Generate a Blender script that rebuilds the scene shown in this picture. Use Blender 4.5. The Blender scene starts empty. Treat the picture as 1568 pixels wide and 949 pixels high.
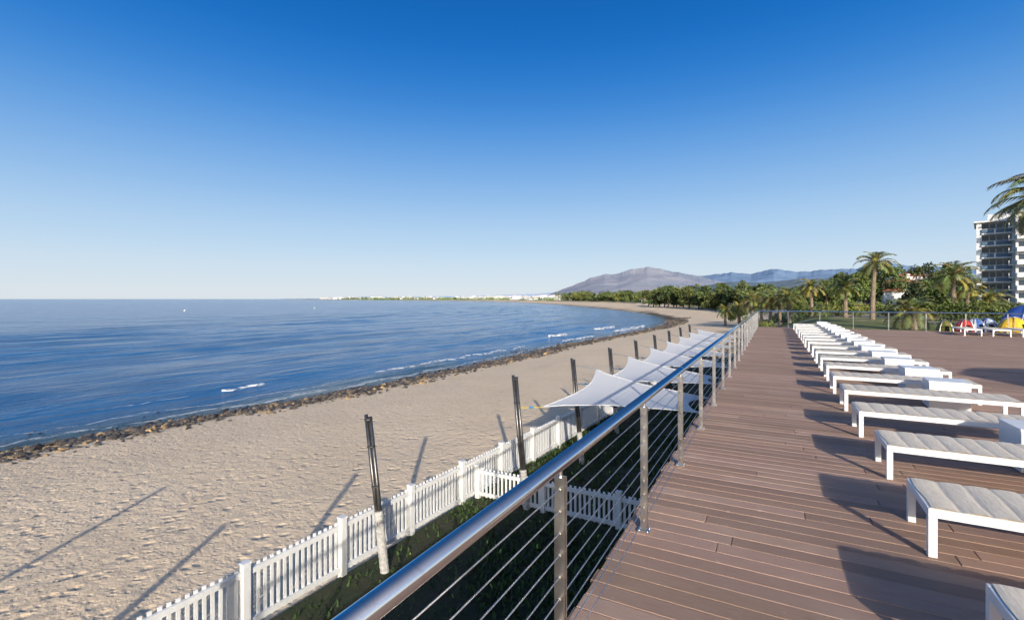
import bpy, math, random
import numpy as np
from mathutils import Vector, Matrix
random.seed(7); rng=np.random.default_rng(7)
scene=bpy.context.scene
COL=scene.collection
scene.view_settings.view_transform='Standard'
try: scene.view_settings.look='None'
except: pass
scene.view_settings.exposure=0

# ---------------------------------------------------------------- utils
def sstep(x,a,b):
    t=np.clip((np.asarray(x,float)-a)/(b-a),0,1); return t*t*(3-2*t)
class SN:
    def __init__(s,seed,n=10,f0=1.0,spread=2.0):
        r=np.random.default_rng(seed); a=r.uniform(0,2*np.pi,n); f=f0*spread**r.uniform(-1,1,n)
        s.kx=f*np.cos(a); s.ky=f*np.sin(a); s.p=r.uniform(0,6.28,n); s.n=n
    def __call__(s,x,y):
        x=np.asarray(x,float);y=np.asarray(y,float);o=np.zeros(np.broadcast(x,y).shape)
        for kx,ky,p in zip(s.kx,s.ky,s.p): o=o+np.sin(kx*x+ky*y+p)
        return o/math.sqrt(s.n)

class MB:
    def __init__(s): s.v=[];s.f=[];s.m=[];s.c=[]
    def add(s,vs,fs,m=0,c=(1,1,1)):
        b=len(s.v); s.v.extend([tuple(p) for p in vs])
        for f in fs:
            s.f.append(tuple(b+i for i in f)); s.m.append(m); s.c.append(c)
    def box(s,x0,x1,y0,y1,z0,z1,m=0,c=(1,1,1)):
        s.add([(x0,y0,z0),(x1,y0,z0),(x1,y1,z0),(x0,y1,z0),(x0,y0,z1),(x1,y0,z1),(x1,y1,z1),(x0,y1,z1)],
              [(0,3,2,1),(4,5,6,7),(0,1,5,4),(1,2,6,5),(2,3,7,6),(3,0,4,7)],m,c)
    def obox(s,M,hx,hy,hz,m=0,c=(1,1,1)):
        vs=[M@Vector((sx*hx,sy*hy,sz*hz)) for sz in(-1,1) for sx,sy in((-1,-1),(1,-1),(1,1),(-1,1))]
        s.add(vs,[(0,3,2,1),(4,5,6,7),(0,1,5,4),(1,2,6,5),(2,3,7,6),(3,0,4,7)],m,c)
    def tube(s,pts,rad,n=10,m=0,c=(1,1,1),caps=True):
        pts=[Vector(p) for p in pts]; k=len(pts)
        if not hasattr(rad,'__len__'): rad=[rad]*k
        vs=[]
        for i,p in enumerate(pts):
            d=(pts[min(i+1,k-1)]-pts[max(i-1,0)]).normalized()
            a=Vector((1,0,0)) if abs(d.x)<.9 else Vector((0,1,0))
            u=d.cross(a).normalized(); w=d.cross(u)
            for j in range(n):
                t=2*math.pi*j/n; vs.append(p+(u*math.cos(t)+w*math.sin(t))*rad[i])
        fs=[]
        for i in range(k-1):
            for j in range(n):
                fs.append((i*n+j,i*n+(j+1)%n,(i+1)*n+(j+1)%n,(i+1)*n+j))
        if caps: fs.append(tuple(range(n))[::-1]); fs.append(tuple((k-1)*n+j for j in range(n)))
        s.add(vs,fs,m,c)
    def obj(s,name,mats,smooth=False,parent=None,bevel=0):
        me=bpy.data.meshes.new(name); me.from_pydata(s.v,[],s.f)
        for m in mats: me.materials.append(m)
        me.polygons.foreach_set('material_index',s.m)
        ca=me.color_attributes.new('Col','FLOAT_COLOR','CORNER')
        arr=[]
        for f,c in zip(s.f,s.c): arr.extend([c[0],c[1],c[2],1.0]*len(f))
        ca.data.foreach_set('color',arr)
        if smooth: me.polygons.foreach_set('use_smooth',[True]*len(s.f))
        me.update()
        o=bpy.data.objects.new(name,me); COL.objects.link(o)
        if parent: o.parent=parent
        if bevel:
            b=o.modifiers.new('bevel','BEVEL'); b.width=bevel; b.segments=2; b.limit_method='ANGLE'
        return o
def empty(name,loc=(0,0,0)):
    e=bpy.data.objects.new(name,None); e.location=loc; COL.objects.link(e); e.empty_display_size=.3; return e

class NT:
    def __init__(s,name):
        s.mat=bpy.data.materials.new(name); s.mat.use_nodes=True; s.t=s.mat.node_tree; s.n=s.t.nodes; s.l=s.t.links
        s.b=s.n['Principled BSDF']; s.tc=s.n.new('ShaderNodeTexCoord')
    def coord(s,scale=(1,1,1),rot=(0,0,0)):
        m=s.n.new('ShaderNodeMapping'); s.l.new(s.tc.outputs['Object'],m.inputs[0]); m.inputs['Scale'].default_value=scale; m.inputs['Rotation'].default_value=rot; return m.outputs[0]
    def noise(s,scale,detail=4,rough=.55,co=None,dist=0):
        x=s.n.new('ShaderNodeTexNoise'); x.inputs['Scale'].default_value=scale; x.inputs['Detail'].default_value=detail; x.inputs['Roughness'].default_value=rough; x.inputs['Distortion'].default_value=dist
        s.l.new(co if co else s.tc.outputs['Object'],x.inputs['Vector']); return x.outputs['Fac']
    def voro(s,scale,co=None,feature='F1'):
        x=s.n.new('ShaderNodeTexVoronoi'); x.feature=feature; x.inputs['Scale'].default_value=scale
        s.l.new(co if co else s.tc.outputs['Object'],x.inputs['Vector']); return x.outputs['Distance']
    def ramp(s,fac,p0,p1,c0=0.0,c1=1.0):
        x=s.n.new('ShaderNodeMapRange'); x.inputs['From Min'].default_value=p0; x.inputs['From Max'].default_value=p1; x.inputs['To Min'].default_value=c0; x.inputs['To Max'].default_value=c1
        s.l.new(fac,x.inputs['Value']); return x.outputs[0]
    def mix(s,fac,a,b,mode='MIX'):
        x=s.n.new('ShaderNodeMix'); x.data_type='RGBA'; x.blend_type=mode
        for i,v in ((0,fac),(6,a),(7,b)):
            if hasattr(v,'node'): s.l.new(v,x.inputs[i])
            else: x.inputs[i].default_value=v if not isinstance(v,tuple) else (*v,1)
        return x.outputs[2]
    def math(s,op,a,b=0):
        x=s.n.new('ShaderNodeMath'); x.operation=op
        for i,v in enumerate((a,b)):
            if hasattr(v,'node'): s.l.new(v,x.inputs[i])
            else: x.inputs[i].default_value=v
        return x.outputs[0]
    def attr(s,name,out='Color'):
        x=s.n.new('ShaderNodeAttribute'); x.attribute_name=name; return x.outputs[out]
    def bump(s,h,dist,strength=1.0,prev=None):
        x=s.n.new('ShaderNodeBump'); x.inputs['Distance'].default_value=dist; x.inputs['Strength'].default_value=strength
        s.l.new(h,x.inputs['Height'])
        if prev: s.l.new(prev,x.inputs['Normal'])
        return x.outputs[0]
    def set(s,col=None,rough=None,metal=None,normal=None,**k):
        def put(n,v):
            if v is None: return
            i=s.b.inputs[n]
            if hasattr(v,'node'): s.l.new(v,i)
            else: i.default_value=(*v,1) if isinstance(v,tuple) else v
        put('Base Color',col);put('Roughness',rough);put('Metallic',metal);put('Normal',normal)
        for a,v in k.items(): put(a.replace('_',' '),v)
        return s.mat
def simple(name,c0,c1=None,scale=6,rough=.6,metal=0,bump=0,bscale=30,attr=False,stretch=(1,1,1)):
    n=NT(name); c1=c1 or tuple(x*.8 for x in c0)
    co=n.coord(stretch)
    col=n.mix(n.ramp(n.noise(scale,5,.6,co),.3,.7),c0,c1)
    if attr: col=n.mix(1.0,col,n.attr('Col'),'MULTIPLY')
    nm=n.bump(n.noise(bscale,4,.6,co),bump) if bump else None
    return n.set(col,rough,metal,nm)

# ---------------------------------------------------------------- camera
CAMZ=1.75
cam=bpy.data.cameras.new('camera'); co=bpy.data.objects.new('camera',cam); COL.objects.link(co)
co.location=(0,0,CAMZ); co.rotation_euler=(math.radians(90),0,math.radians(28.4))
cam.sensor_width=36; cam.lens=17.0; cam.shift_y=-0.0108; cam.clip_end=60000; cam.clip_start=.05
scene.camera=co

# ---------------------------------------------------------------- light
EL=math.radians(18); AZ=math.radians(147.8)
sv=Vector((math.sin(AZ)*math.cos(EL),math.cos(AZ)*math.cos(EL),math.sin(EL)))
sl=bpy.data.lights.new('sun','SUN'); sl.energy=5.0; sl.angle=math.radians(.5); sl.color=(1,.92,.80)
so=bpy.data.objects.new('sun',sl); COL.objects.link(so); so.rotation_euler=(-sv).to_track_quat('-Z','Y').to_euler(); so.location=(20,-30,30)
w=bpy.data.worlds.new('World'); scene.world=w; w.use_nodes=True
wn=w.node_tree.nodes; wl=w.node_tree.links; bg=wn['Background']
sky=wn.new('ShaderNodeTexSky'); sky.sky_type='NISHITA'; sky.sun_disc=False; sky.sun_elevation=EL; sky.sun_rotation=AZ
sky.air_density=1.0; sky.dust_density=.6; sky.ozone_density=3.0; sky.altitude=0
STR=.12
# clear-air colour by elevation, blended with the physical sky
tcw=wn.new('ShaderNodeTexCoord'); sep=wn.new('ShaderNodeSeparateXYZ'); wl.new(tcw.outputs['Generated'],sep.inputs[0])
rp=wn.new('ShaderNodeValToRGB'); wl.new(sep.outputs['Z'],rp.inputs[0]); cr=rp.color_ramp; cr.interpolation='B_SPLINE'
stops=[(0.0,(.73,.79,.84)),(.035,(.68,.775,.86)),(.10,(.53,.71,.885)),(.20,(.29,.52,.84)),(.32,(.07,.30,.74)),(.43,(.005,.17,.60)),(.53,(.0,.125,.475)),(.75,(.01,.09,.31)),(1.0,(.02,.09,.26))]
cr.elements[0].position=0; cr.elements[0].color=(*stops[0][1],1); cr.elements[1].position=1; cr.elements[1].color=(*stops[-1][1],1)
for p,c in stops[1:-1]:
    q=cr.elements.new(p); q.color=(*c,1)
# boosted warm glow around the sun behind the viewer, added to brighten lit surfaces
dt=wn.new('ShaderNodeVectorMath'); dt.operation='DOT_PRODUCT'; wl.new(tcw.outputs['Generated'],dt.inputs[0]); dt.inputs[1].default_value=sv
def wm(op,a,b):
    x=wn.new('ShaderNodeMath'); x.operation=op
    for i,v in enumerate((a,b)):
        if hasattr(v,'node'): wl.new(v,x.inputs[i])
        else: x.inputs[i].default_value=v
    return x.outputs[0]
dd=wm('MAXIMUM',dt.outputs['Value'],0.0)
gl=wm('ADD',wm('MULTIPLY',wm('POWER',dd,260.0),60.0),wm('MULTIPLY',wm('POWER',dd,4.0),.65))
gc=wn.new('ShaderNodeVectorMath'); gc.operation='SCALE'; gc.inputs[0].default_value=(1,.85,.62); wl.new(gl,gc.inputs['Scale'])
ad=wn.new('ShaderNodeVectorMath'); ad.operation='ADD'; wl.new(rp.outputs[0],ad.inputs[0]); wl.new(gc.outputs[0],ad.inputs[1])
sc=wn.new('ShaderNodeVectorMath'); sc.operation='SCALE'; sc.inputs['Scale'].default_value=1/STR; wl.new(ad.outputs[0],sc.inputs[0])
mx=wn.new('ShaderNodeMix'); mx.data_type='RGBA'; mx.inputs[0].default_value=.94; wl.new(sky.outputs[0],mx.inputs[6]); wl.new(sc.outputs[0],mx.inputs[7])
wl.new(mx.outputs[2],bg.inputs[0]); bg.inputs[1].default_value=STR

# ---------------------------------------------------------------- shoreline
SEA=-4.2
SH=np.array([(-200,-8000),(-45,-300),(-29,-60),(-26.3,0),(-26.1,7),(-25.8,11.2),(-24.5,17.7),(-23.8,26),(-23.3,38.7),(-23.4,56),(-22.1,78),(-21.2,95),(-21,106.5),(-22,120),(-24.5,134),(-31,159),(-45,198),(-70,248),(-119,336),(-206,478),(-400,760),(-664,1071),(-1527,1675),(-2600,2300),(-3842,2928),(-5200,4300),(-7000,20000)],float)
def sdist(x,y):
    x=np.asarray(x,float).ravel(); y=np.asarray(y,float).ravel()
    best=np.full(x.shape,1e18); sg=np.ones(x.shape)
    for (ax,ay),(bx,by) in zip(SH[:-1],SH[1:]):
        dx,dy=bx-ax,by-ay; t=np.clip(((x-ax)*dx+(y-ay)*dy)/(dx*dx+dy*dy),0,1)
        px,py=ax+t*dx,ay+t*dy; q=(x-px)**2+(y-py)**2
        cr=dx*(y-ay)-dy*(x-ax)
        u=q<best-1e-9; best=np.where(u,q,best); sg=np.where(u,np.where(cr<0,1.0,-1.0),sg)
    return np.sqrt(best)*sg
nA=SN(1,12,.5,3); nB=SN(2,12,2.2,1.8)
def beachw(y): return np.interp(y,[100,140,250,400],[20,20,32,60])
def gz(x,y):
    sd=sdist(x,y); x=np.asarray(x,float).ravel(); y=np.asarray(y,float).ravel()
    z=np.interp(sd,[-60,-20,0,3,9,16,25],[SEA-6,SEA-2.2,SEA,SEA+.45,-3.3,-3.0,-2.95])
    near=sstep(sd,1,5)*(1-sstep(np.hypot(x,y),80,150))
    z=z+near*(.02*nA(x,y)+.008*nB(x,y))
    bw=beachw(y)
    f=sstep(y,27,33)*sstep(sd,bw,bw+8)
    z=z+2.4*f
    return z,sd
def grid(xs,ys):
    X,Y=np.meshgrid(xs,ys); return X,Y
def gridmesh(name,X,Y,Z,mat,attrs={}):
    ny,nx=X.shape
    co_=np.stack([X.ravel(),Y.ravel(),Z.ravel()],1)
    i=np.arange(ny*nx).reshape(ny,nx)
    F=np.stack([i[:-1,:-1].ravel(),i[:-1,1:].ravel(),i[1:,1:].ravel(),i[1:,:-1].ravel()],1)
    me=bpy.data.meshes.new(name)
    me.vertices.add(len(co_)); me.vertices.foreach_set('co',co_.ravel().astype(np.float32))
    me.loops.add(F.size); me.loops.foreach_set('vertex_index',F.ravel().astype(np.int32))
    me.polygons.add(len(F)); me.polygons.foreach_set('loop_start',np.arange(0,F.size,4,dtype=np.int32)); me.polygons.foreach_set('loop_total',np.full(len(F),4,dtype=np.int32))
    me.update(calc_edges=True); me.polygons.foreach_set('use_smooth',[True]*len(F))
    for k,a in attrs.items():
        at=me.attributes.new(k,'FLOAT','POINT'); at.data.foreach_set('value',a.ravel().astype(np.float32))
    me.materials.append(mat); me.update()
    o=bpy.data.objects.new(name,me); COL.objects.link(o); return o

# ground material
n=NT('sand_and_grass')
big=n.noise(.25,4,.6); mid=n.noise(3,5,.6); fine=n.noise(60,3,.6)
sand=n.mix(n.ramp(big,.3,.7),(.87,.69,.48),(.79,.615,.42))
sand=n.mix(n.ramp(mid,.5,.8,0,.6),sand,(.62,.47,.32))
sand=n.mix(n.ramp(fine,.35,.75,0,.35),sand,(.48,.36,.24))
wet=n.mix(n.ramp(n.noise(9,4,.7),.35,.65),(.20,.15,.10),(.06,.048,.035))
sand=n.mix(n.attr('wet','Fac'),sand,wet)
gr=n.mix(n.ramp(n.noise(.6,5,.7),.35,.65),(.12,.17,.04),(.26,.24,.11))
gr=n.mix(n.ramp(n.noise(.07,3,.6),.50,.58),gr,(.58,.46,.32))
col=n.mix(n.attr('inland','Fac'),sand,gr)
vo=n.voro(2.9,n.coord((1,1,1))); vo2=n.voro(6.5,n.coord((1,1.3,1),(0,0,.6)))
b=n.bump(n.ramp(vo,.0,.32),.055,.9)
b=n.bump(n.ramp(vo2,.0,.35),.022,.8,b)
b=n.bump(n.noise(3.2,6,.65),.08,.9,b)
b=n.bump(fine,.004,.7,b)
gmat=n.set(col,.95,0,b,Specular_IOR_Level=.1)
L=np.linspace
xs=np.unique(np.concatenate([[-30000,-20000,-14000],L(-9000,-1000,41),L(-1000,-250,31),L(-250,-45,42),L(-45,-3,106),L(-3,40,44),L(40,300,27),L(300,6000,20),[9000,14000,25000]]))
ys=np.unique(np.concatenate([[-8000,-4000,-1500,-600],L(-300,-10,15),L(-10,60,141),L(60,200,71),L(200,1200,84),L(1200,8000,69),[12000,20000,35000]]))
X,Y=grid(xs,ys); Z,SD=gz(X,Y); SDg=SD.reshape(X.shape)
bw=beachw(Y); inland=sstep(SDg+1.5*nA(X,Y),bw+1,bw+3)*sstep(Y,30,36)
wet=1-sstep(SDg+.6*nA(X*2,Y*2),1.7,3.6)
gridmesh('ground',X,Y,Z.reshape(X.shape),gmat,{'inland':inland,'wet':wet})

# ---------------------------------------------------------------- sea
n=NT('sea_water')
c1=n.coord((1,.35,1),(0,0,math.radians(-12))); c2=n.coord((1,.22,1),(0,0,math.radians(-25)))
f1=n.noise(1.1,6,.6,c1,.3); f2=n.noise(.17,4,.5,c2,.4); f3=n.noise(5,4,.6,c1)
patch=n.noise(.012,4,.6,n.coord((1,.35,1),(0,0,.3)))
deep=n.mix(n.ramp(patch,.35,.65),(.016,.115,.29),(.028,.15,.35))
deep=n.mix(n.ramp(f2,.45,.7,0,.6),deep,(.008,.06,.17))
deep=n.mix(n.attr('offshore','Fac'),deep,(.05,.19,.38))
shal=n.mix(n.ramp(n.noise(2.5,5,.7),.4,.6),(.07,.11,.12),(.03,.05,.055))
deep=n.mix(n.attr('shallow','Fac'),deep,shal)
b=n.bump(f2,2.6,.9); b=n.bump(f1,.42,.9,b); b=n.bump(f3,.04,.8,b)
smat=n.set(deep,.12,0,b,IOR=1.33,Specular_IOR_Level=.36)
xs=np.unique(np.concatenate([[-40000,-25000,-14000,-8000,-4000,-2000,-1000,-600],L(-400,-120,57),L(-120,-60,61),L(-60,-18,141),[0,30,80,300]]))
ys=np.unique(np.concatenate([[-9000,-3000,-800,-200],L(-60,0,31),L(0,60,151),L(60,160,126),L(160,400,61),[600,900,1500,3000,6000,12000,20000,40000]]))
X,Y=grid(xs,ys); sd=-sdist(X,Y).reshape(X.shape)
nC=SN(5,10,.05,2); nD=SN(6,10,.12,2); nE=SN(8,10,.9,1.8)
ph=sd/8.5*6.283+1.3*nC(X,Y)+.6*nD(X,Y)
swell=(np.clip(.5+.5*np.sin(ph),0,1)**2.5)
amp=.28*sstep(sd,.5,5)*(1-sstep(sd,60,200))*(.55+.45*np.tanh(1.5*nD(X+50,Y*.6)))
Zs=SEA+swell*amp+.02*nE(X,Y)*(1-sstep(sd,60,150))*sstep(sd,0,2)
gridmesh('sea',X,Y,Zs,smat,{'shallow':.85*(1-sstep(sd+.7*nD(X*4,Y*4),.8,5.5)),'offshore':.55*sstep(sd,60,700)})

# foam
n=NT('sea_foam')
fa=n.ramp(n.noise(3.2,6,.75,n.coord((1,.5,1))),.44,.52)
tr=n.n.new('ShaderNodeBsdfTransparent'); ms=n.n.new('ShaderNodeMixShader')
n.set((.85,.87,.88),.7)
n.l.new(n.math('MULTIPLY',fa,n.attr('Col','Fac')),ms.inputs[0]); n.l.new(tr.outputs[0],ms.inputs[1]); n.l.new(n.b.outputs[0],ms.inputs[2])
n.l.new(ms.outputs[0],n.n['Material Output'].inputs[0]); fmat=n.mat
mb=MB(); shy=SH[2:15,1]; shx=SH[2:15,0]
def shx_at(y): return float(np.interp(y,shy,shx))
def seaz(x,y):
    s=float(-sdist([x],[y])[0]); ph=s/8.5*6.283+1.3*nC(x,y)+.6*nD(x,y)
    sw=max(0,.5+.5*math.sin(ph))**2.5; am=.28*float(sstep(s,.5,5))*(.55+.45*math.tanh(1.5*float(nD(x+50,y*.6))))
    return SEA+sw*am+.02
def ribbon(y0,y1,off,wd,st=.5,c=1.0,jit=.25,hump=0):
    y=y0; prev=None
    while y<y1:
        t=(y-y0)/(y1-y0); ww=wd*(math.sin(math.pi*t)**.5+.02)*(.5+.6*random.random())
        x=shx_at(y)-off+jit*math.sin(y*1.1+off)+jit*.5*math.sin(y*3.7)
        row=[(x-ww/2,y,seaz(x-ww/2,y)+.03),(x,y,seaz(x,y)+.03+hump),(x+ww/2,y,seaz(x+ww/2,y)+.03)]
        if prev: mb.add(prev+row,[(0,1,4,3),(1,2,5,4)],0,(c,c,c))
        prev=row; y+=st
ribbon(-5,60,1.2,.45,c=.5); ribbon(60,150,.9,.9,1.0,.65)
ribbon(18.3,21.6,6.6,.6,hump=.12,st=.3); ribbon(12,17,6.2,.25,c=.5); ribbon(28,54,3.6,.5,c=.65,hump=.08); ribbon(62,74,2.8,1.3,hump=.15); ribbon(66,72,6.5,1.2,hump=.25); ribbon(84,106,3.4,1.8,1.0,hump=.2); ribbon(88,98,8.0,1.6,1.0,hump=.35); ribbon(4,26,2.9,.3,c=.45)
mb.obj('surf_foam',[fmat],True)

# ---------------------------------------------------------------- shore stones
smt=simple('wet_stone',(.15,.12,.085),(.04,.034,.03),3,.5,0,.02,25,True)
import bmesh
bm=bmesh.new(); bmesh.ops.create_icosphere(bm,subdivisions=1,radius=1); IV=[v.co.copy() for v in bm.verts]; IF=[tuple(v.index for v in f.verts) for f in bm.faces]; bm.free()
def rock(mb,x,y,z,s,c):
    R=Matrix.Rotation(random.uniform(0,6.28),3,'Z')@Matrix.Rotation(random.uniform(-.5,.5),3,'X')
    sx,sy,sz=s*random.uniform(.7,1.4),s*random.uniform(.6,1.2),s*random.uniform(.35,.75)
    k=[random.uniform(0,6.28) for _ in range(3)]
    vs=[]
    for v in IV:
        q=1+.2*math.sin(3*v.x+k[0])+.17*math.sin(4*v.y+k[1])+.12*math.sin(5*v.z+k[2])
        p=R@Vector((v.x*sx*q,v.y*sy*q,v.z*sz*q)); vs.append((x+p.x,y+p.y,z+p.z))
    mb.add(vs,IF,0,c)
mb=MB(); N=20500
yy=[]
for i in range(N):
    u=random.random(); y=-6+150*(u**1.55)
    o=random.gauss(.75,1.6)+.4*math.sin(y*.35)+.35*math.sin(y*1.3)
    if o<-3.6 or o>4.4: continue
    if math.sin(y*.9+o*2)+math.sin(y*2.3-o*3)<-1.1 and random.random()<.6: continue
    yy.append((shx_at(y)+o,y,o))
zz,_=gz([a[0] for a in yy],[a[1] for a in yy])
for (x,y,o),z in zip(yy,zz):
    s=random.choice([.04,.05,.06,.07,.08,.09,.10,.13,.16])*(1+y/160)
    if random.random()<.025: s*=1.7
    z=float(z)
    if o<0: z=max(z,SEA-.5*s-.02)
    k=random.random(); c=(1,1,1) if k<.62 else ((3.2,2.7,1.8) if k<.78 else (.4,.4,.45))
    if o<-.5: c=tuple(q*.6 for q in c)
    rock(mb,x,y,z+s*.12,s,c)
mb.obj('shore_stones',[smt],False)
mb=MB()
for i in range(400):
    y=random.uniform(36,66); x=random.uniform(-5.5,-1)+(y-36)*.06
    z=float(gz([x],[y])[0][0]); s=random.uniform(.1,.34); rock(mb,x,y,z+s*.2,s,(1,1,1) if random.random()<.6 else (2,1.8,1.4))
mb.obj('rock_bank',[smt],False)
mb=MB()
for i in range(700):
    x=random.uniform(-22,-7);y=random.uniform(1,45);z=float(gz([x],[y])[0][0]);s=random.uniform(.01,.03); rock(mb,x,y,z,s,(2,1.6,1.2))
mb.obj('beach_pebbles',[smt],False)

# ---------------------------------------------------------------- deck
n=NT('composite_deck_boards')
st=n.coord((1.2,14,1)); 
g=n.noise(6,6,.7,st); blot=n.noise(.9,5,.6); 
c=n.mix(n.ramp(g,.3,.7),(.40,.270,.205),(.315,.205,.152))
c=n.mix(n.ramp(blot,.5,.78,0,.55),c,(.48,.36,.285))
c=n.mix(n.ramp(n.noise(7,3,.6),.69,.77,0,.6),c,(.64,.56,.48))
c=n.mix(1.0,c,n.attr('Col'),'MULTIPLY')
wv=n.n.new('ShaderNodeTexWave'); wv.bands_direction='Y'; wv.inputs['Scale'].default_value=28; wv.inputs['Distortion'].default_value=.2; n.l.new(n.tc.outputs['Object'],wv.inputs['Vector'])
b=n.bump(wv.outputs['Fac'],.001,.4); b=n.bump(g,.0015,.4,b)
dmat=n.set(c,n.ramp(blot,.3,.7,.65,.85),0,b,Specular_IOR_Level=.12)
dark=simple('deck_substructure',(.03,.025,.022),rough=.9)
conc=simple('rendered_wall',(.42,.40,.37),(.33,.31,.29),2,.85,0,.01,20)
deck=empty('timber_deck')
mb=MB(); y=-12.0; W=.146; gap=.006
while y<34.0:
    x=-1.0+random.uniform(-.015,.015); first=True; 
    off=random.uniform(.5,3.2)
    while x<42:
        Ln=off if first else 3.2; first=False
        x1=min(x+Ln,42)
        t=random.uniform(.78,1.15); c=(t*random.uniform(.98,1.02),t,t*random.uniform(.96,1.04)); dz=random.uniform(-.001,.001)
        b_=.004
        x0=x; ya,yb=y,y+W-gap; xe=x1-.004
        mb.add([(x0,ya,-.03),(xe,ya,-.03),(xe,yb,-.03),(x0,yb,-.03),(x0,ya,dz-b_),(xe,ya,dz-b_),(xe,yb,dz-b_),(x0,yb,dz-b_),
                (x0+b_,ya+b_,dz),(xe-b_,ya+b_,dz),(xe-b_,yb-b_,dz),(x0+b_,yb-b_,dz)],
               [(0,1,5,4),(1,2,6,5),(2,3,7,6),(3,0,4,7),(4,5,9,8),(5,6,10,9),(6,7,11,10),(7,4,8,11),(8,9,10,11)],0,c)
        x=x1
    y+=W
mb.obj('boards',[dmat],parent=deck)
mb=MB(); mb.box(-.96,42,-12,34.1,-.28,-.034); mb.obj('frame',[dark],parent=deck)
mb=MB(); mb.box(-.90,41.9,-11.9,34.0,-3.3,-.285); mb.obj('retaining_wall',[conc],parent=deck)

# ---------------------------------------------------------------- railing
n=NT('stainless_steel'); b=n.bump(n.noise(40,3,.6,n.coord((1,1,.05))),.0008,.4)
steel=n.set(n.mix(n.ramp(n.noise(9,5,.7),.35,.7),(.74,.71,.67),(.54,.50,.45)),n.ramp(n.noise(5,4,.6),.3,.7,.25,.42),1.0,b)
n=NT('polished_handrail'); 
hand=n.set(n.mix(n.ramp(n.noise(14,5,.7),.5,.75),(.76,.75,.73),(.64,.6,.56)),n.ramp(n.noise(6,4,.7,n.coord((1,.4,1))),.3,.7,.09,.20),1.0)
RX=-.86
def railing(name,p0,p1,spacing,first):
    P0=Vector(p0);P1=Vector(p1);D=(P1-P0);Ln=D.length;D.normalize();N_=Vector((-D.y,D.x,0))
    e=empty(name); RH=1.0
    mb=MB(); mb.tube([P0+Vector((0,0,RH)),P1+Vector((0,0,RH))],.033,24); 
    d=first
    while d<Ln:
        q=P0+D*d+Vector((0,0,RH)); mb.tube([q-D*.012,q+D*.012],.0345,24); d+=spacing*3
    mb.obj('handrail',[hand],True,e)
    mb=MB(); d=first
    while d<Ln:
        q=P0+D*d
        for sgn in(-1,1):
            M=Matrix.Translation(q+Vector((0,0,.475))+D*sgn*.014)@Matrix(((N_.x,D.x,0,0),(N_.y,D.y,0,0),(0,0,1,0),(0,0,0,1)))
            mb.obox(M,.024,.004,.46)
        mb.tube([q+Vector((0,0,.91)),q+Vector((0,0,.975))],.009,8)
        mb.obox(Matrix.Translation(q+Vector((0,0,.006))),.045,.045,.006)
        for k in range(9):
            zc=.08+k*.1; mb.tube([q+D*-.022+Vector((0,0,zc)),q+D*.022+Vector((0,0,zc))],.008,8)
        for bx in(-1,1):
            for by in(-1,1):
                mb.tube([q+Vector((bx*.032,by*.032,.012)),q+Vector((bx*.032,by*.032,.02))],.006,6)
        d+=spacing
    mb.obj('posts',[steel],False,e)
    mb=MB()
    for k in range(9):
        zc=.08+k*.1; mb.tube([P0+Vector((0,0,zc)),P1+Vector((0,0,zc))],.003,6)
    mb.obj('cables',[steel],True,e)
railing('steel_cable_railing',(RX,-4.46,0),(RX,33.9,0),1.63,0)
railing('steel_cable_railing',(RX,33.9,0),(41,33.9,0),1.63,0.02)

# ---------------------------------------------------------------- sun loungers
white=simple('white_powder_coat',(.80,.80,.79),(.74,.74,.73),3,.35,0)
n=NT('lounger_slats'); co_=n.coord((16,2.2,1)); 
fab=n.set(n.mix(n.ramp(n.noise(5,6,.75,co_),.3,.7),(.86,.77,.62),(.62,.52,.40)),.75,0,n.bump(n.noise(6,5,.7,co_),.005,.7))
def lounger_meshes():
    Lx,Wy,H=2.05,.64,.33
    mb=MB()
    for x in(0,Lx-.05):
        for y in(0,Wy-.05): mb.box(x,x+.05,y,y+.05,0,H-.062)
    mb.box(0,Lx,0,.035,H-.06,H); mb.box(0,Lx,Wy-.035,Wy,H-.06,H)
    mb.box(0,.035,.037,Wy-.037,H-.06,H); mb.box(Lx-.035,Lx,.037,Wy-.037,H-.06,H)
    for x in(.7,1.35): mb.box(x,x+.03,.037,Wy-.037,H-.055,H-.03)
    fr=mb.obj('frame_src',[white],bevel=.004)
    mb=MB()
    ns=13; sw=(Lx-.03)/ns
    for i in range(ns):
        x0=.015+i*sw; nx=7; vs=[]; tilt=random.uniform(-.006,.006)
        for a in range(nx):
            u=a/(nx-1)
            for b_ in range(13):
                v=b_/12
                z=H+.004+.006*math.sin(math.pi*u)**.5+tilt*(u-.5)
                xx=x0+.0035+u*(sw-.007)+.006*math.sin(v*7+i*1.7)
                vs.append((xx,.008+v*(Wy-.016),z))
        fs=[(a*13+b_,(a+1)*13+b_,(a+1)*13+b_+1,a*13+b_+1) for a in range(nx-1) for b_ in range(12)]
        mb.add(vs,fs,0)
    mb.box(.012,Lx-.012,.012,Wy-.012,H-.028,H+.001)
    sl_=mb.obj('slats_src',[fab],False)
    return fr.data,sl_.data,fr,sl_
frd,sld,o1,o2=lounger_meshes()
bpy.data.objects.remove(o1); bpy.data.objects.remove(o2)
def lounger(x,y,rz=0):
    e=empty('sun_lounger',(x,y,0)); e.rotation_euler=(0,0,rz)
    a=bpy.data.objects.new('frame',frd); COL.objects.link(a); a.parent=e
    m=a.modifiers.new('bevel','BEVEL'); m.width=.004; m.segments=2; m.limit_method='ANGLE'
    b=bpy.data.objects.new('slats',sld); COL.objects.link(b); b.parent=e
Y0=4.26
for k in range(-2,18):
    y=Y0+1.61*k
    lounger(.94+.012*min(k,6)+random.uniform(-.02,.02),y+random.uniform(-.03,.03),random.uniform(-.012,.012))
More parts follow.
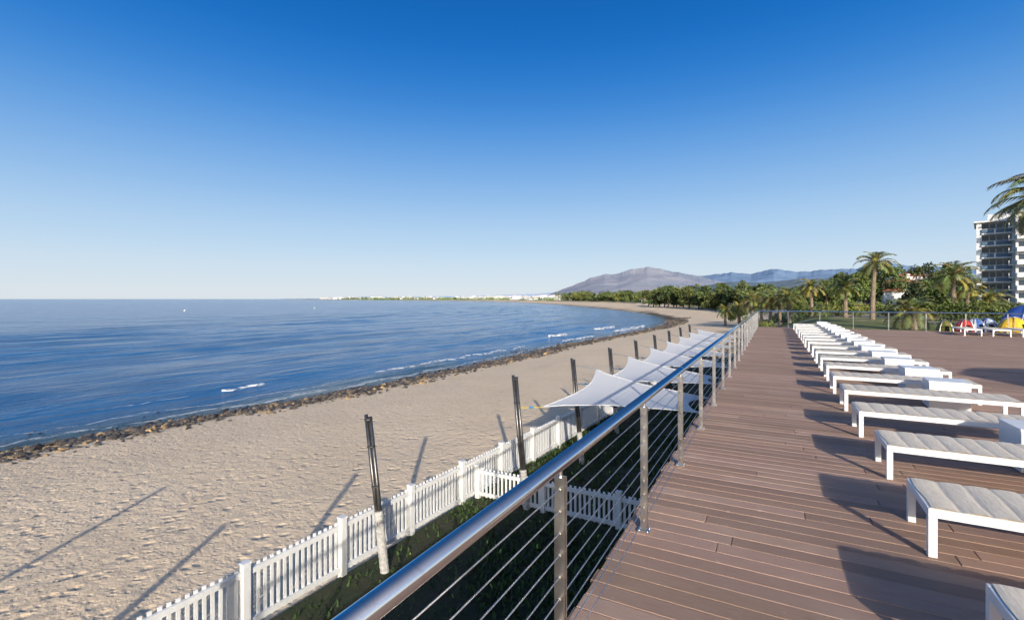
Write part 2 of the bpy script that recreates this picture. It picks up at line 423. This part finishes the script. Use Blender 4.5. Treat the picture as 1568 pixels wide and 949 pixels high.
def cube_table(x,y,rz=0):
    e=empty('side_table',(x,y,0)); e.rotation_euler=(0,0,rz)
    mb=MB(); s=.5; 
    mb.box(0,s,0,.02,0.01,.415);mb.box(0,s,s-.02,s,0.01,.415);mb.box(0,.02,.022,s-.022,0.01,.415);mb.box(s-.02,s,.022,s-.022,0.01,.415)
    mb.obj('body',[white],parent=e,bevel=.003)
    mb=MB(); mb.box(-.008,s+.008,-.008,s+.008,.418,.445); mb.obj('top',[white],parent=e,bevel=.004)
for k in list(range(1,18)):
    if k==2: continue
    cube_table(2.17+random.uniform(-.03,.03),Y0+1.61*k+.64+.22+random.uniform(-.05,.05),random.uniform(-.04,.04))
for k in range(7):
    lounger(8.6+k*1.0,30.3+random.uniform(-.08,.08),math.radians(90)+random.uniform(-.03,.03))
# ---------------------------------------------------------------- parasol (right of the frame, casts shadow)
canv=simple('canvas',(.75,.72,.66),rough=.9)
def parasol(x,y,h=3.0,r=2.0):
    e=empty('beach_parasol',(x,y,0))
    mb=MB(); mb.tube([(0,0,0.1),(0,0,h+.25)],.03,12); mb.box(-.35,.35,-.35,.35,0,.1)
    for i in range(8):
        a=i*math.pi/4; mb.tube([(0,0,h-.35),(r*.55*math.cos(a),r*.55*math.sin(a),h-.1)],.01,6)
    mb.obj('pole',[steel],parent=e)
    mb=MB(); N_=8; vs=[(0,0,h+.2)]
    for i in range(N_): a=i*2*math.pi/N_; vs.append((r*math.cos(a),r*math.sin(a),h-.3))
    for i in range(N_): a=i*2*math.pi/N_; vs.append((r*1.01*math.cos(a),r*1.01*math.sin(a),h-.48))
    fs=[(0,1+i,1+(i+1)%N_) for i in range(N_)]+[(1+i,9+i,9+(i+1)%N_,1+(i+1)%N_) for i in range(N_)]
    mb.add(vs,fs); mb.obj('canopy',[canv],parent=e)
parasol(10.2,7.9); parasol(14.0,9.8)

# ---------------------------------------------------------------- beach fence
pvc=simple('white_painted_wood',(.80,.80,.78),(.70,.69,.66),4,.5,0,.003,40)
def fence(name,p0,p1,h,span,z0):
    P0=Vector((*p0,0));P1=Vector((*p1,0));D=P1-P0;Ln=D.length;D.normalize();N_=Vector((-D.y,D.x,0))
    R=Matrix(((D.x,N_.x,0,0),(D.y,N_.y,0,0),(0,0,1,0),(0,0,0,1)))
    e=empty(name); k=int(round(Ln/span)); sp=Ln/k
    mp=MB();mr=MB();mk=MB()
    for i in range(k+1):
        q=P0+D*(i*sp); M=Matrix.Translation(q+Vector((0,0,z0+(h+.04)/2-.05)))@R
        mp.obox(M,.055,.055,(h+.04)/2+.05)
        M=Matrix.Translation(q+Vector((0,0,z0+h+.055)))@R; mp.obox(M,.065,.065,.014)
        if i<k:
            c=q+D*sp/2
            for zz_ in(.13,h-.09):
                M=Matrix.Translation(c+Vector((0,0,z0+zz_)))@R; mr.obox(M,sp/2-.057,.022,.038)
            npk=int((sp-.12)/.098)
            for j in range(npk):
                q2=q+D*(.055+(sp-.11)*(j+.5)/npk)+N_*.033
                M=Matrix.Translation(q2+Vector((0,0,z0+h/2+.02+random.uniform(-.006,.006))))@R@Matrix.Rotation(random.uniform(-.01,.01),4,'Y')
                mk.obox(M,.023,.009,h/2-.03)
    mp.obj('posts',[pvc],parent=e,bevel=.006); mr.obj('rails',[pvc],parent=e); mk.obj('pickets',[pvc],parent=e)
GZ=-2.85
fence('white_picket_fence',(-6.31-.055*8,-2.4),(-6.31+.055*29.4,35.0),.92,1.6,GZ)
fence('white_picket_fence',(-6.0,9.45),(-1.05,9.45),.72,1.6,GZ)

# ---------------------------------------------------------------- grass strip
n=NT('ground_cover_lawn')
gm=n.set(n.mix(n.ramp(n.noise(2.2,6,.7),.35,.65),(.022,.042,.010),(.055,.05,.028)),.95,0,n.bump(n.noise(18,5,.7),.05))
xs=L(-6.3,-.9,40); ys=L(-12,35,200); X,Y=grid(xs,ys); X=X+np.where(X<-6,.055*(Y-5.58),0)
gridmesh('lawn',X,Y,GZ+.025*nB(X,Y)+.02,gm)
leafg=simple('ground_cover_leaf',(.05,.09,.02),(.03,.06,.012),3,.8,attr=True)
mb=MB()
pn=SN(21,10,1.3,2)
for i in range(26000):
    x=random.uniform(-6.1,-1.0);y=random.uniform(1,22) if random.random()<.8 else random.uniform(1,9)
    if float(pn(x,y))<-.3 and random.random()<.8: continue
    h=random.uniform(.03,.10); a=random.uniform(0,6.28); w_=random.uniform(.012,.03); t=random.uniform(.02,.07)
    dx,dy=math.cos(a),math.sin(a); z=GZ+.02; k=random.uniform(.6,1.5)
    mb.add([(x-dy*w_,y+dx*w_,z),(x+dy*w_,y-dx*w_,z),(x+dx*t+dy*w_*.4,y+dy*t-dx*w_*.4,z+h),(x+dx*t-dy*w_*.4,y+dy*t+dx*w_*.4,z+h)],[(0,1,2,3)],0,(k,k,k*.9) if random.random()>.01 else (8,7,7))
mb.obj('ground_cover_plants',[leafg])

# ---------------------------------------------------------------- sail posts + sails
dsteel=simple('weathered_pole',(.10,.095,.09),(.17,.165,.16),8,.35,.8,.002,30)
rope=simple('rope_wrap',(.62,.60,.56),(.35,.33,.30),20,.9,0,.01,60)
strapm=simple('ratchet_strap_blue',(.05,.3,.6)); strapy=simple('ratchet_strap_yellow',(.8,.6,.1))
def sailpost(base,top,wrap=1.0):
    e=empty('sail_post'); B=Vector(base);T=Vector(top);D=(T-B).normalized(); s=D.cross(Vector((0,1,0))).normalized()
    s=(s+Vector((0,-.4,0))).normalized()
    mb=MB(); mb.tube([B+s*.032,T+s*.032],.032,14); mb.tube([B-s*.034,T-s*.034-D*.04],.034,14); mb.obj('poles',[dsteel],True,e)
    mb=MB()
    if wrap:
        pts=[B+D*(wrap*i/24) for i in range(25)]; mb.tube(pts,[.072+.005*(i%2) for i in range(25)],14)
        mb.obj('rope_wrap',[rope],False,e)
    mb=MB()
    for f in(.55,.8,.97):
        q=B+(T-B)*f; mb.tube([q-D*.012,q+D*.012],.070,12)
    mb.obj('collars',[dsteel],False,e)
sailpost((-5.72,6.11,GZ),(-6.03,6.03,-.2),1.05)
YP=[9.4+3.4*k for k in range(8)]
for k,y in enumerate(YP):
    x=-4.72+.02*k; sailpost((x,y,GZ),(x-.22,y-.15,.10),.9)
sailpost((-4.25,.58,GZ),(-4.3,.5,.5),1); sailpost((-4.9,-2.1,GZ),(-4.95,-2.2,.2),1); sailpost((-6.3,-5.2,GZ),(-6.4,-5.2,1.5),1)
n=NT('sail_fabric'); n.set((.84,.84,.83),.6,0,n.bump(n.noise(3,3,.5),.02,.4))
tl=n.n.new('ShaderNodeBsdfTranslucent'); tl.inputs[0].default_value=(.8,.8,.78,1); ms=n.n.new('ShaderNodeMixShader'); ms.inputs[0].default_value=.25
n.l.new(n.b.outputs[0],ms.inputs[1]); n.l.new(tl.outputs[0],ms.inputs[2]); n.l.new(ms.outputs[0],n.n['Material Output'].inputs[0]); sailm=n.mat
for k in range(7):
    yk=YP[k]; e=empty('shade_sail')
    A=Vector((-4.60,yk+.55,-.70));B=Vector((-4.42,yk+3.75,-.22));C=Vector((-1.35,yk+3.5,-.72));D=Vector((-1.2,yk+.1,-.34))
    mb=MB(); N_=18; vs=[]
    for i in range(N_+1):
        for j in range(N_+1):
            u=i/N_;v=j/N_; s=.11
            u2=.5+(u-.5)*(1-2*s*4*v*(1-v)); v2=.5+(v-.5)*(1-2*s*4*u*(1-u))
            P=A*(1-u2)*(1-v2)+B*(1-u2)*v2+C*u2*v2+D*u2*(1-v2)
            P.z+=-.05*math.sin(math.pi*u)*math.sin(math.pi*v)+.006*math.sin(u*17+v*9)
            vs.append(P)
    fs=[(i*(N_+1)+j,(i+1)*(N_+1)+j,(i+1)*(N_+1)+j+1,i*(N_+1)+j+1) for i in range(N_) for j in range(N_)]
    mb.add(vs,fs); mb.obj('fabric',[sailm],True,e)
    mb=MB()
    for seq in ([i*(N_+1) for i in range(N_+1)],[i for i in range(N_+1)],[i*(N_+1)+N_ for i in range(N_+1)],[N_*(N_+1)+i for i in range(N_+1)]):
        mb.tube([vs[i] for i in seq],.012,6)
    mb.obj('hem',[sailm],True,e)
    mb=MB()
    x0=-4.72+.02*k
    mb.tube([A,(x0-.15,yk-.05,-.62)],.012,6,0 if k else 1); mb.tube([A+(Vector((x0-.15,yk-.05,-.62))-A)*.4,A+(Vector((x0-.15,yk-.05,-.62))-A)*.6],.022,6,2)
    yn=yk+3.4; mb.tube([B,(x0-.2,yn-.1,-.1)],.01,6)
    mb.tube([D,(-.97,yk-.1,-.15)],.01,6); mb.tube([C,(-.97,yk+3.6,-.15)],.01,6)
    mb.obj('straps',[steel,strapy,strapm],False,e)

# ---------------------------------------------------------------- vegetation
leafm=simple('tree_leaves',(.12,.14,.045),(.075,.10,.03),.8,.75,attr=True)
bark=simple('bark',(.20,.15,.11),(.11,.085,.06),6,.9,0,.03,12)
palmleaf=simple('palm_leaf',(.20,.21,.07),(.14,.16,.05),1.5,.6,attr=True)
ptrunk=simple('palm_trunk',(.30,.23,.16),(.17,.13,.09),4,.95,0,.06,9)
def leaves(mb,c,r,n_,ls,tint=(1,1,1),flat=1.0):
    P=rng.normal(size=(n_,3)); P/=np.linalg.norm(P,axis=1)[:,None]; rad=rng.uniform(.55,1.05,n_)[:,None]
    P=P*rad*np.array(r)+np.array(c)
    Nn=rng.normal(size=(n_,3)); Nn/=np.linalg.norm(Nn,axis=1)[:,None]
    T=np.cross(Nn,rng.normal(size=(n_,3))); T/=np.linalg.norm(T,axis=1)[:,None]; B_=np.cross(Nn,T)
    s=ls*rng.uniform(.5,1.3,n_)[:,None]
    a=P-T*s;b=P-B_*s*.55;c_=P+T*s;d=P+B_*s*.55
    k=rng.uniform(.65,1.3,n_)
    for i in range(n_):
        mb.add([a[i],b[i],c_[i],d[i]],[(0,1,2,3)],1,(tint[0]*k[i],tint[1]*k[i],tint[2]*k[i]))
def tree(mb,x,y,z,h,r,ls=.25,clumps=16,per=70,tint=(1,1,1),crown=.6,flat=.8,low=.25):
    tr=h*.03+.05
    mb.tube([(x,y,z-.3),(x+.05*h*random.uniform(-1,1),y,z+h*.4),(x+.08*h*random.uniform(-1,1),y,z+h*.75)],[tr,tr*.8,tr*.4],7,0)
    for i in range(clumps):
        a=random.uniform(0,6.28); rr=r*math.sqrt(random.random())*.85; t=random.random()
        hz=low+(1-low)*t; prof=math.sin(math.pi*min(1,max(.12,(.15+hz*.8))))**.6
        cx,cy,cz=x+rr*prof*math.cos(a),y+rr*prof*math.sin(a),z+h*(low+(.93-low)*t)
        if i<6: mb.tube([(x,y,z+h*.35),((x+cx)/2,(y+cy)/2,(z+h*.35+cz)/2+.1),(cx,cy,cz)],[tr*.5,tr*.3,tr*.15],5,0)
        q=r*random.uniform(.28,.45); tt=random.uniform(.7,1.35)
        leaves(mb,(cx,cy,cz),(q,q,q*flat),per,ls,(tint[0]*tt,tint[1]*tt,tint[2]*tt))
def pol(az,r): a=math.radians(az); return r*math.sin(a),r*math.cos(a)
def gzz(x,y): return float(gz([x],[y])[0][0])

def palm(x,y,z,h,fl,nf=38,nl=16,lean=.0,dry=.15,name='palm_tree',tw=.22):
    mb=MB(); pts=[];rad=[]
    for i in range(15):
        t=i/14; pts.append((x+lean*t*t,y,z+h*t)); rad.append(tw*(1.15-.35*t)*(1+.07*(i%2))+(.05 if i>=12 else 0))
    mb.tube(pts,rad,10,0)
    top=Vector((x+lean,y,z+h))
    for i in range(nf):
        az=i*2.399+random.uniform(-.2,.2); t=i/nf; e0=math.radians(82-115*t+random.uniform(-8,8)); Ln=fl*random.uniform(.85,1.1)*(1 if t<.85 else .8)
        drop=random.uniform(.9,1.35)*(.8+.4*(1-t)); yel=random.random()<dry or t>.9
        col=(1.9,1.45,.9) if (yel and t>.8) else ((1.5,1.25,.8) if yel else tuple(random.uniform(.8,1.25)*q for q in(1,1,1)))
        p=top.copy(); e=e0; seg=nl; P=[p.copy()]; dirs=[]
        for s in range(seg):
            d=Vector((math.cos(az)*math.cos(e),math.sin(az)*math.cos(e),math.sin(e))); dirs.append(d); p=p+d*(Ln/seg); P.append(p.copy()); e-=drop*1.6/seg*(.4+1.2*s/seg)
        PP=P[::2]+([P[-1]] if seg%2 else [])
        mb.tube(PP,[.02*fl/3]*len(PP),4,1,col,False)
        side=Vector((-math.sin(az),math.cos(az),0))
        for s in range(1,seg):
            u=s/seg; ll=Ln*.24*math.sin(math.pi*(.12+.8*u))**.7
            for hf in(0,.5):
              for sg in(-1,1):
                q=P[s]+(P[s+1]-P[s])*hf
                d=dirs[s]
                tip=q+(side*sg*.8+d*.55+Vector((0,0,-.25+random.uniform(-.15,.15))))*ll
                wv_=d*(Ln/seg*.26)
                mb.add([q-wv_,q+wv_,tip],[(0,1,2)],1,tuple(random.uniform(.85,1.15)*k for k in col))
    return mb.obj(name,[ptrunk,palmleaf])

# pine grove behind the bay
mb=MB()
for i in range(30):
    az=-12.6+12.2*i/29+random.uniform(-.25,.25); r=float(np.interp(az,[-12.6,-8,-4,-1],[300,240,195,165]))*random.uniform(.97,1.1); x,y=pol(az,r); z=gzz(x,y)
    h=(.0345*r*.95+1.75+.5)*random.uniform(.72,1.08)
    tree(mb,x,y,z,h,h*random.uniform(.42,.6),.3+r*.0014,14,75,random.choice([(.85,.95,.8),(1.1,1.05,.8),(.7,.8,.7)]))
for i in range(24):
    az=-1+22*i/23; r=random.uniform(190,230); x,y=pol(az,r); z=gzz(x,y)
    tree(mb,x,y,z,random.uniform(4.5,7),random.uniform(4,6),.6,9,50,(.8,.9,.8))
mb.obj('tree_grove',[bark,leafm])
# belt along the far coast
mb=MB()
for i in range(260):
    t=random.random(); az=-24+12.5*t; r=300+ (1-t)*420+random.uniform(0,160); x,y=pol(az,r)
    z,sd_=gz([x],[y]); 
    if sd_[0]<float(beachw(y))+8: continue
    h=(.0115*r+2.4)*random.uniform(.7,1.25)
    tree(mb,x,y,float(z[0]),h,h*random.uniform(.7,1.0),1.1,8,32,random.choice([(1,1.05,.8),(.8,.9,.75),(1.4,1.3,.9)]),low=.15)
mb.obj('coastal_tree_belt',[bark,leafm])
mb=MB()
for i in range(75):
    az=random.uniform(-3,19); r=random.uniform(74,115); x,y=pol(az,r); z=gzz(x,y)
    h=random.uniform(.6,1.8)
    leaves(mb,(x,y,z+h*.5),(h*.9,h*.9,h*.6),130,.2,random.choice([(1,1.1,.8),(1.4,1.4,.8),(.7,.8,.7),(2,1.7,.9)]))
mb.obj('garden_shrubs',[bark,leafm])
def onetree(az,r,h,rad,name='garden_tree',tint=(1,1,1),**k):
    x,y=pol(az,r); mb=MB(); tree(mb,x,y,gzz(x,y),h,rad,tint=tint,**k); return mb.obj(name,[bark,leafm])
for az,r,h,rad,t in [(4.6,95,5.2,2.4,(1,1.1,.8)),(5.8,98,6.6,2.8,(.9,1,.7)),(7.2,95,6.3,2.6,(1.1,1.2,.8)),(2.2,92,3.6,2.0,(1.1,1.2,.8)),(-3.4,105,3.4,1.8,(.8,.9,.7)),(13.0,75,3.4,2.0,(1,1.1,.7))]:
    onetree(az,r,h,rad,'broadleaf_tree',t,ls=.22,clumps=22,per=110)
onetree(9.3,112,9.2,3.6,'umbrella_pine',(.8,.95,.7),ls=.26,clumps=24,per=110,low=.4)
onetree(8.0,118,8.6,3.0,'umbrella_pine',(.8,.95,.7),ls=.26,clumps=22,per=110,low=.4)
onetree(12.3,120,9.4,3.4,'stone_pine',(.45,.5,.45),ls=.26,clumps=24,per=110,low=.3)
onetree(13.3,122,9.6,3.2,'stone_pine',(.45,.5,.45),ls=.26,clumps=24,per=110,low=.3)
onetree(14.4,126,8.4,3.0,'stone_pine',(.4,.5,.4),ls=.26,clumps=22,per=110,low=.3)
onetree(11.6,105,5.2,2.6,'broadleaf_tree',(.5,.6,.45),ls=.25,clumps=20,per=110)
for az,r,h,fl in [(-4.6,95,2.6,2.0),(-2.0,84,4.2,2.2),(-1.1,88,4.6,2.4),(-.3,82,4.0,2.3),(.6,86,4.2,2.4),(1.5,80,3.6,2.4),(3.4,82,4.1,2.4),(6.2,72,3.6,2.2),(8.3,66,6.2,2.3),(11.3,47,1.3,2.0),(14.0,66,4.6,2.4),(14.9,70,3.4,2.0),(16.3,64,2.2,2.0),(-3.2,96,3.0,2.0),(12.6,90,3.8,2.2)]:
    x,y=pol(az,r); palm(x,y,gzz(x,y),h,fl,36,12,random.uniform(-.3,.3),.3)
palm(15.65,43.0,-.55,8.6,3.6,64,24,0,.35,tw=.28)
mb=MB()
for i in range(110):
    t=i/109; x=13.5+16*t; y=58-8*t
    x+=random.uniform(-.4,.4)
    leaves(mb,(x,y,random.uniform(-.1,1.2)),(.7,.7,.6),110,.12,(1.1,1.2,.8) if random.random()<.7 else (1.5,1.5,.9))
mb.obj('hedge',[bark,leafm])

# ---------------------------------------------------------------- buildings
wallw=simple('white_render',(.78,.77,.75),(.70,.69,.67),.6,.8,0,.01,8)
glass=simple('dark_glazing',(.035,.05,.07),(.06,.08,.11),.5,.12)
blueb=simple('blue_balcony_screen',(.10,.17,.25),rough=.5)
terr=simple('terracotta_tiles',(.42,.17,.09),(.32,.13,.07),2,.85,0,.04,6)
e=empty('apartment_building',(44.2,160,0)); e.rotation_euler=(0,0,math.radians(-16))
mw=MB();mg=MB();mbal=MB()
NF=7; FH=2.95
gx,gy=0,0
mw.box(gx,gx+9,gy+2.2,gy+14,-3,NF*FH-.2)
mw.box(gx,gx+.9,gy,gy+2.2,-3,NF*FH-.2)
mw.box(gx+6.1,gx+6.6,gy,gy+2.2,-3,NF*FH-.2)
for f in range(NF):
    z=f*FH
    mg.box(gx+1.0,gx+5.9,gy+2.16,gy+2.2,z+.15,z+2.45)
    for q in(2.2,3.4,4.6): mw.box(gx+q,gx+q+.14,gy+2.1,gy+2.16,z+.15,z+2.45)
    mw.box(gx+.9,gx+6.1,gy-.35,gy+2.2,z-.22,z+.06)
    mbal.box(gx+.95,gx+3.1,gy-.33,gy-.27,z+.12,z+1.0); mw.box(gx+.9,gx+6.1,gy-.36,gy-.24,z+1.02,z+1.1)
    mw.box(gx+3.1,gx+3.4,gy-.35,gy-.24,z+.06,z+1.0); mbal.box(gx+3.4,gx+6.05,gy-.33,gy-.27,z+.12,z+1.0)
mw.box(gx-.5,gx+7,gy-.7,gy+14,NF*FH-.2,NF*FH+.15)
mw.box(gx+2,gx+6,gy+3,gy+9,NF*FH+.15,NF*FH+2.0)
wx=gx+6.6; wy=gy-6
mw.box(wx,wx+14,wy+1.5,gy+14,-3,NF*FH+1.0)
for f in range(NF):
    z=f*FH+.9
    for q in range(4):
        bx=wx+.2+q*3.4
        mg.box(bx+.3,bx+2.7,wy+1.46,wy+1.5,z+.1,z+2.2)
        mw.box(bx,bx+3.0,wy-.1,wy+1.5,z-.14,z+.04)
        mw.box(bx,bx+3.0,wy-.14,wy-.02,z+.04,z+1.0)
        mw.box(bx,bx+.12,wy-.02,wy+1.5,z+.04,z+1.0)
    mg.box(wx-.03,wx,wy+2.4,wy+4.6,z+.1,z+2.0)
    mw.box(wx-1.1,wx-.03,wy+2.0,wy+5.0,z-.14,z+.02); mw.box(wx-1.12,wx-1.0,wy+2.0,wy+5.0,z+.02,z+.95)
mw.box(wx-.5,wx+14.5,wy+.8,gy+14,NF*FH+1.0,NF*FH+1.3)
mw.obj('walls',[wallw],parent=e); mg.obj('windows',[glass],parent=e); mbal.obj('balconies',[blueb],parent=e)

def house(name,cx,cy,z,w_,d_,h,rz,roofh=1.4,storeys=2):
    e=empty(name,(cx,cy,z)); e.rotation_euler=(0,0,rz)
    m1=MB();m2=MB();m3=MB()
    m1.box(-w_/2,w_/2,-d_/2,d_/2,-1,h)
    o=.35; m2.add([(-w_/2-o,-d_/2-o,h),(w_/2+o,-d_/2-o,h),(w_/2+o,d_/2+o,h),(-w_/2-o,d_/2+o,h),(-w_/2+d_/2.2,0,h+roofh),(w_/2-d_/2.2,0,h+roofh)],
                 [(0,1,5,4),(1,2,5),(2,3,4,5),(3,0,4),(3,2,1,0)])
    nw=max(2,int(w_/2.2))
    for s in range(storeys):
        zz_=.9+s*(h/storeys)
        for i in range(nw):
            xx=-w_/2+w_*(i+.5)/nw; m3.box(xx-.45,xx+.45,-d_/2-.03,-d_/2+.02,zz_,zz_+1.2)
            m1.box(xx-.55,xx+.55,-d_/2-.08,-d_/2-.032,zz_-.1,zz_-.02)
    m1.box(w_*.2,w_*.2+.5,.2,.7,h,h+roofh+.4)
    m1.obj('walls',[wallw],parent=e);m2.obj('roof',[terr],parent=e);m3.obj('windows',[glass],parent=e)
x,y=pol(10.3,118); house('villa',x,y,-.5,5.2,6,5.2,math.radians(-8)); 
x,y=pol(11.1,121); house('villa',x,y,-.5,4.6,5,6.6,math.radians(-8),1.2)
x,y=pol(9.9,112); house('villa',x,y,-.5,3.0,4,3.6,math.radians(-8),1.0,1)
x,y=pol(-12.9,345); house('beach_house',x,y,-.8,6,5,2.4,.1,1.0,1)

# distant town, its haze put into the colours
town=simple('distant_town_walls',(.64,.65,.67),(.52,.54,.57),.02,.9,attr=True)
RT=([-52.7,-48.5,-42.4,-31.8,-24,-15],[5300,3800,2500,1500,1000,900])
mb=MB()
for i in range(950):
    az=random.uniform(-50,-15) if random.random()<.65 else random.uniform(-34,-20); r=float(np.interp(az,*RT))+random.uniform(0,900); x,y=pol(az,r)
    if sdist([x],[y])[0]<35: 
        continue
    w_=random.uniform(8,28)*(1+r/6000); h=random.choice([5,6,7,8,10,12,16])*random.uniform(.6,1.1)*(.5+r/4500); k=random.uniform(.7,1.12)
    mb.box(x-w_/2,x+w_/2,y,y+12,-4,-2+h,0,(k,k*random.uniform(.9,1),k*random.uniform(.82,1)))
mb.obj('distant_town',[town])
mb=MB()
for i in range(420):
    az=random.uniform(-48,-14); r=float(np.interp(az,*RT))*.97+random.uniform(0,600); x,y=pol(az,r)
    if sdist([x],[y])[0]<40: continue
    q=.6+r/2500
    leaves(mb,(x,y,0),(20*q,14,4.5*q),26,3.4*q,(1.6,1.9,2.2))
mb.obj('distant_trees',[bark,leafm])

# ---------------------------------------------------------------- mountains
def ridge(name,tab,r1,r0,c0,c1,seed,rough=.12,scale=.0012,bd=60):
    az=np.array([t[0] for t in tab]);te=np.array([t[1] for t in tab])
    A=np.linspace(az[0],az[-1],520); T=np.interp(A,az,te)
    n1=SN(seed,16,2.2,2.5);n2=SN(seed+1,14,5,2)
    rows=70; Rr=np.concatenate([np.linspace(r0,r1,rows),np.linspace(r1*1.03,r1*1.3,5)])
    AA,RR=np.meshgrid(A,Rr); t=np.clip((RR-r0)/(r1-r0),0,1)
    prof=t**1.15
    back=np.where(RR>r1,1-(RR-r1)/(r1*.3)*.9,1)
    TT=np.broadcast_to(np.maximum(T,0.0),AA.shape)
    TN=np.broadcast_to(.0006*n2(A*1.0,A*0)+.0003*n2(A*3.1,A*0),AA.shape)
    X=RR*np.sin(np.radians(AA));Y=RR*np.cos(np.radians(AA))
    rid=np.abs(n1(X/1000,Y/1000))+.5*np.abs(n1(X/380+3,Y/380))
    H=r1*(TT*prof+TN*t**8)*back*(1-rough*(1-t**4)*rid*1.6)
    n=NT(name+'_hazy_slopes')  # distance haze is mixed into the slope colours
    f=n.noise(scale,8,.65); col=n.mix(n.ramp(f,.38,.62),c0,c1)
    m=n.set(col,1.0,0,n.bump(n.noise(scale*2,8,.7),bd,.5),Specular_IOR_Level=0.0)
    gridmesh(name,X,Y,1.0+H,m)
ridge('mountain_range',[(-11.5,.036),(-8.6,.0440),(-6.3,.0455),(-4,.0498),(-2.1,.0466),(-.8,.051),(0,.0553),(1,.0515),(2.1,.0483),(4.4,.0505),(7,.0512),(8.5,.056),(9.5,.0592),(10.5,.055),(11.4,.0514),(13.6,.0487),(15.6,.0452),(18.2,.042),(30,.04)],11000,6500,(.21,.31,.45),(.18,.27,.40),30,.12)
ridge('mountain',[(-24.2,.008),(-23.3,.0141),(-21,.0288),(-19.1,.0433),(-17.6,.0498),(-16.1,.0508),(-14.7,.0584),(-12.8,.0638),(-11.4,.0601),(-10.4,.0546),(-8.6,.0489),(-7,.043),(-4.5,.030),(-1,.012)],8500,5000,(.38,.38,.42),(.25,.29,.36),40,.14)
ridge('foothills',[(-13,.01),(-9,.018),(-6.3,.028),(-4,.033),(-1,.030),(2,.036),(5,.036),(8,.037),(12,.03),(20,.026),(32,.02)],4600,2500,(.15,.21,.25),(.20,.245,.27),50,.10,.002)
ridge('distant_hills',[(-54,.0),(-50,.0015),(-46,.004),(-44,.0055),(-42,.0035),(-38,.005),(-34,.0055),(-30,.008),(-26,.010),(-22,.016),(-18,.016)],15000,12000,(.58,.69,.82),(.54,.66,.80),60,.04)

# ---------------------------------------------------------------- tents on lawn beyond the deck
def tent(x,y,z,w_,d_,h,cols,rz):
    e=empty('beach_tent',(x,y,z)); e.rotation_euler=(0,0,rz)
    ms_=[simple('tent_cloth',c,tuple(q*.85 for q in c),4,.7) for c in cols]; mb=MB(); N_=24;K=8
    for i in range(N_):
        a0=2*math.pi*i/N_;a1=2*math.pi*(i+1)/N_
        for k in range(K):
            if k<4 and i in(17,18): continue
            def P(a,k_):
                t=k_/K*math.pi/2; rr=math.cos(t)**.85*(1+.06*math.cos(4*a)); return (w_/2*rr*math.cos(a),d_/2*rr*math.sin(a),h*math.sin(t))
            mb.add([P(a0,k),P(a1,k),P(a1,k+1),P(a0,k+1)],[(0,1,2,3)],(i//4)%len(cols))
    mb.obj('canopy',ms_,parent=e)
    mb=MB()
    for q in range(4):
        a=math.pi/4+q*math.pi/2
        mb.tube([(w_/2*math.cos(k/8*math.pi/2)**.85*math.cos(a)*1.02,d_/2*math.cos(k/8*math.pi/2)**.85*math.sin(a)*1.02,h*math.sin(k/8*math.pi/2)*1.02) for k in range(9)],.015,5)
    mb.obj('poles',[steel],parent=e)
tent(8.7,36.4,-.5,.9,.9,1.0,[(.16,.15,.02)],0)
tent(9.7,37.0,-.5,1.0,1.0,1.05,[(.5,.03,.03),(.42,.05,.04)],.2)
tent(10.4,37.9,-.5,1.0,1.1,1.1,[(.05,.14,.42),(.6,.62,.66)],.4)
tent(11.15,38.6,-.5,1.1,1.2,1.1,[(.5,.55,.62),(.05,.12,.36)],.1)
tent(11.9,37.4,-.5,1.7,1.4,1.2,[(.8,.55,.02),(.75,.45,.02)],.6)
tent(13.6,40.4,-.5,3.0,2.4,1.9,[(.02,.10,.42),(.02,.07,.3)],.3)
tent(13.6,37.2,-.5,1.7,1.4,1.3,[(.8,.55,.02),(.03,.1,.4)],.9)

# buoys
buoym=simple('buoy_plastic',(.8,.75,.6),rough=.4)
def buoy(x,y,s=.5):
    mb=MB(); mb.tube([(x,y,SEA-.2),(x,y,SEA+.1),(x,y,SEA+.35*s*2),(x,y,SEA+.8*s*2)],[s*.8,s,s*.5,s*.12],14); mb.obj('buoy',[buoym],True)
x,y=pol(-28.4-34.1,290); buoy(x,y,.5)
x,y=pol(-28.4-22.2,330); buoy(x,y,.5)
print('done')
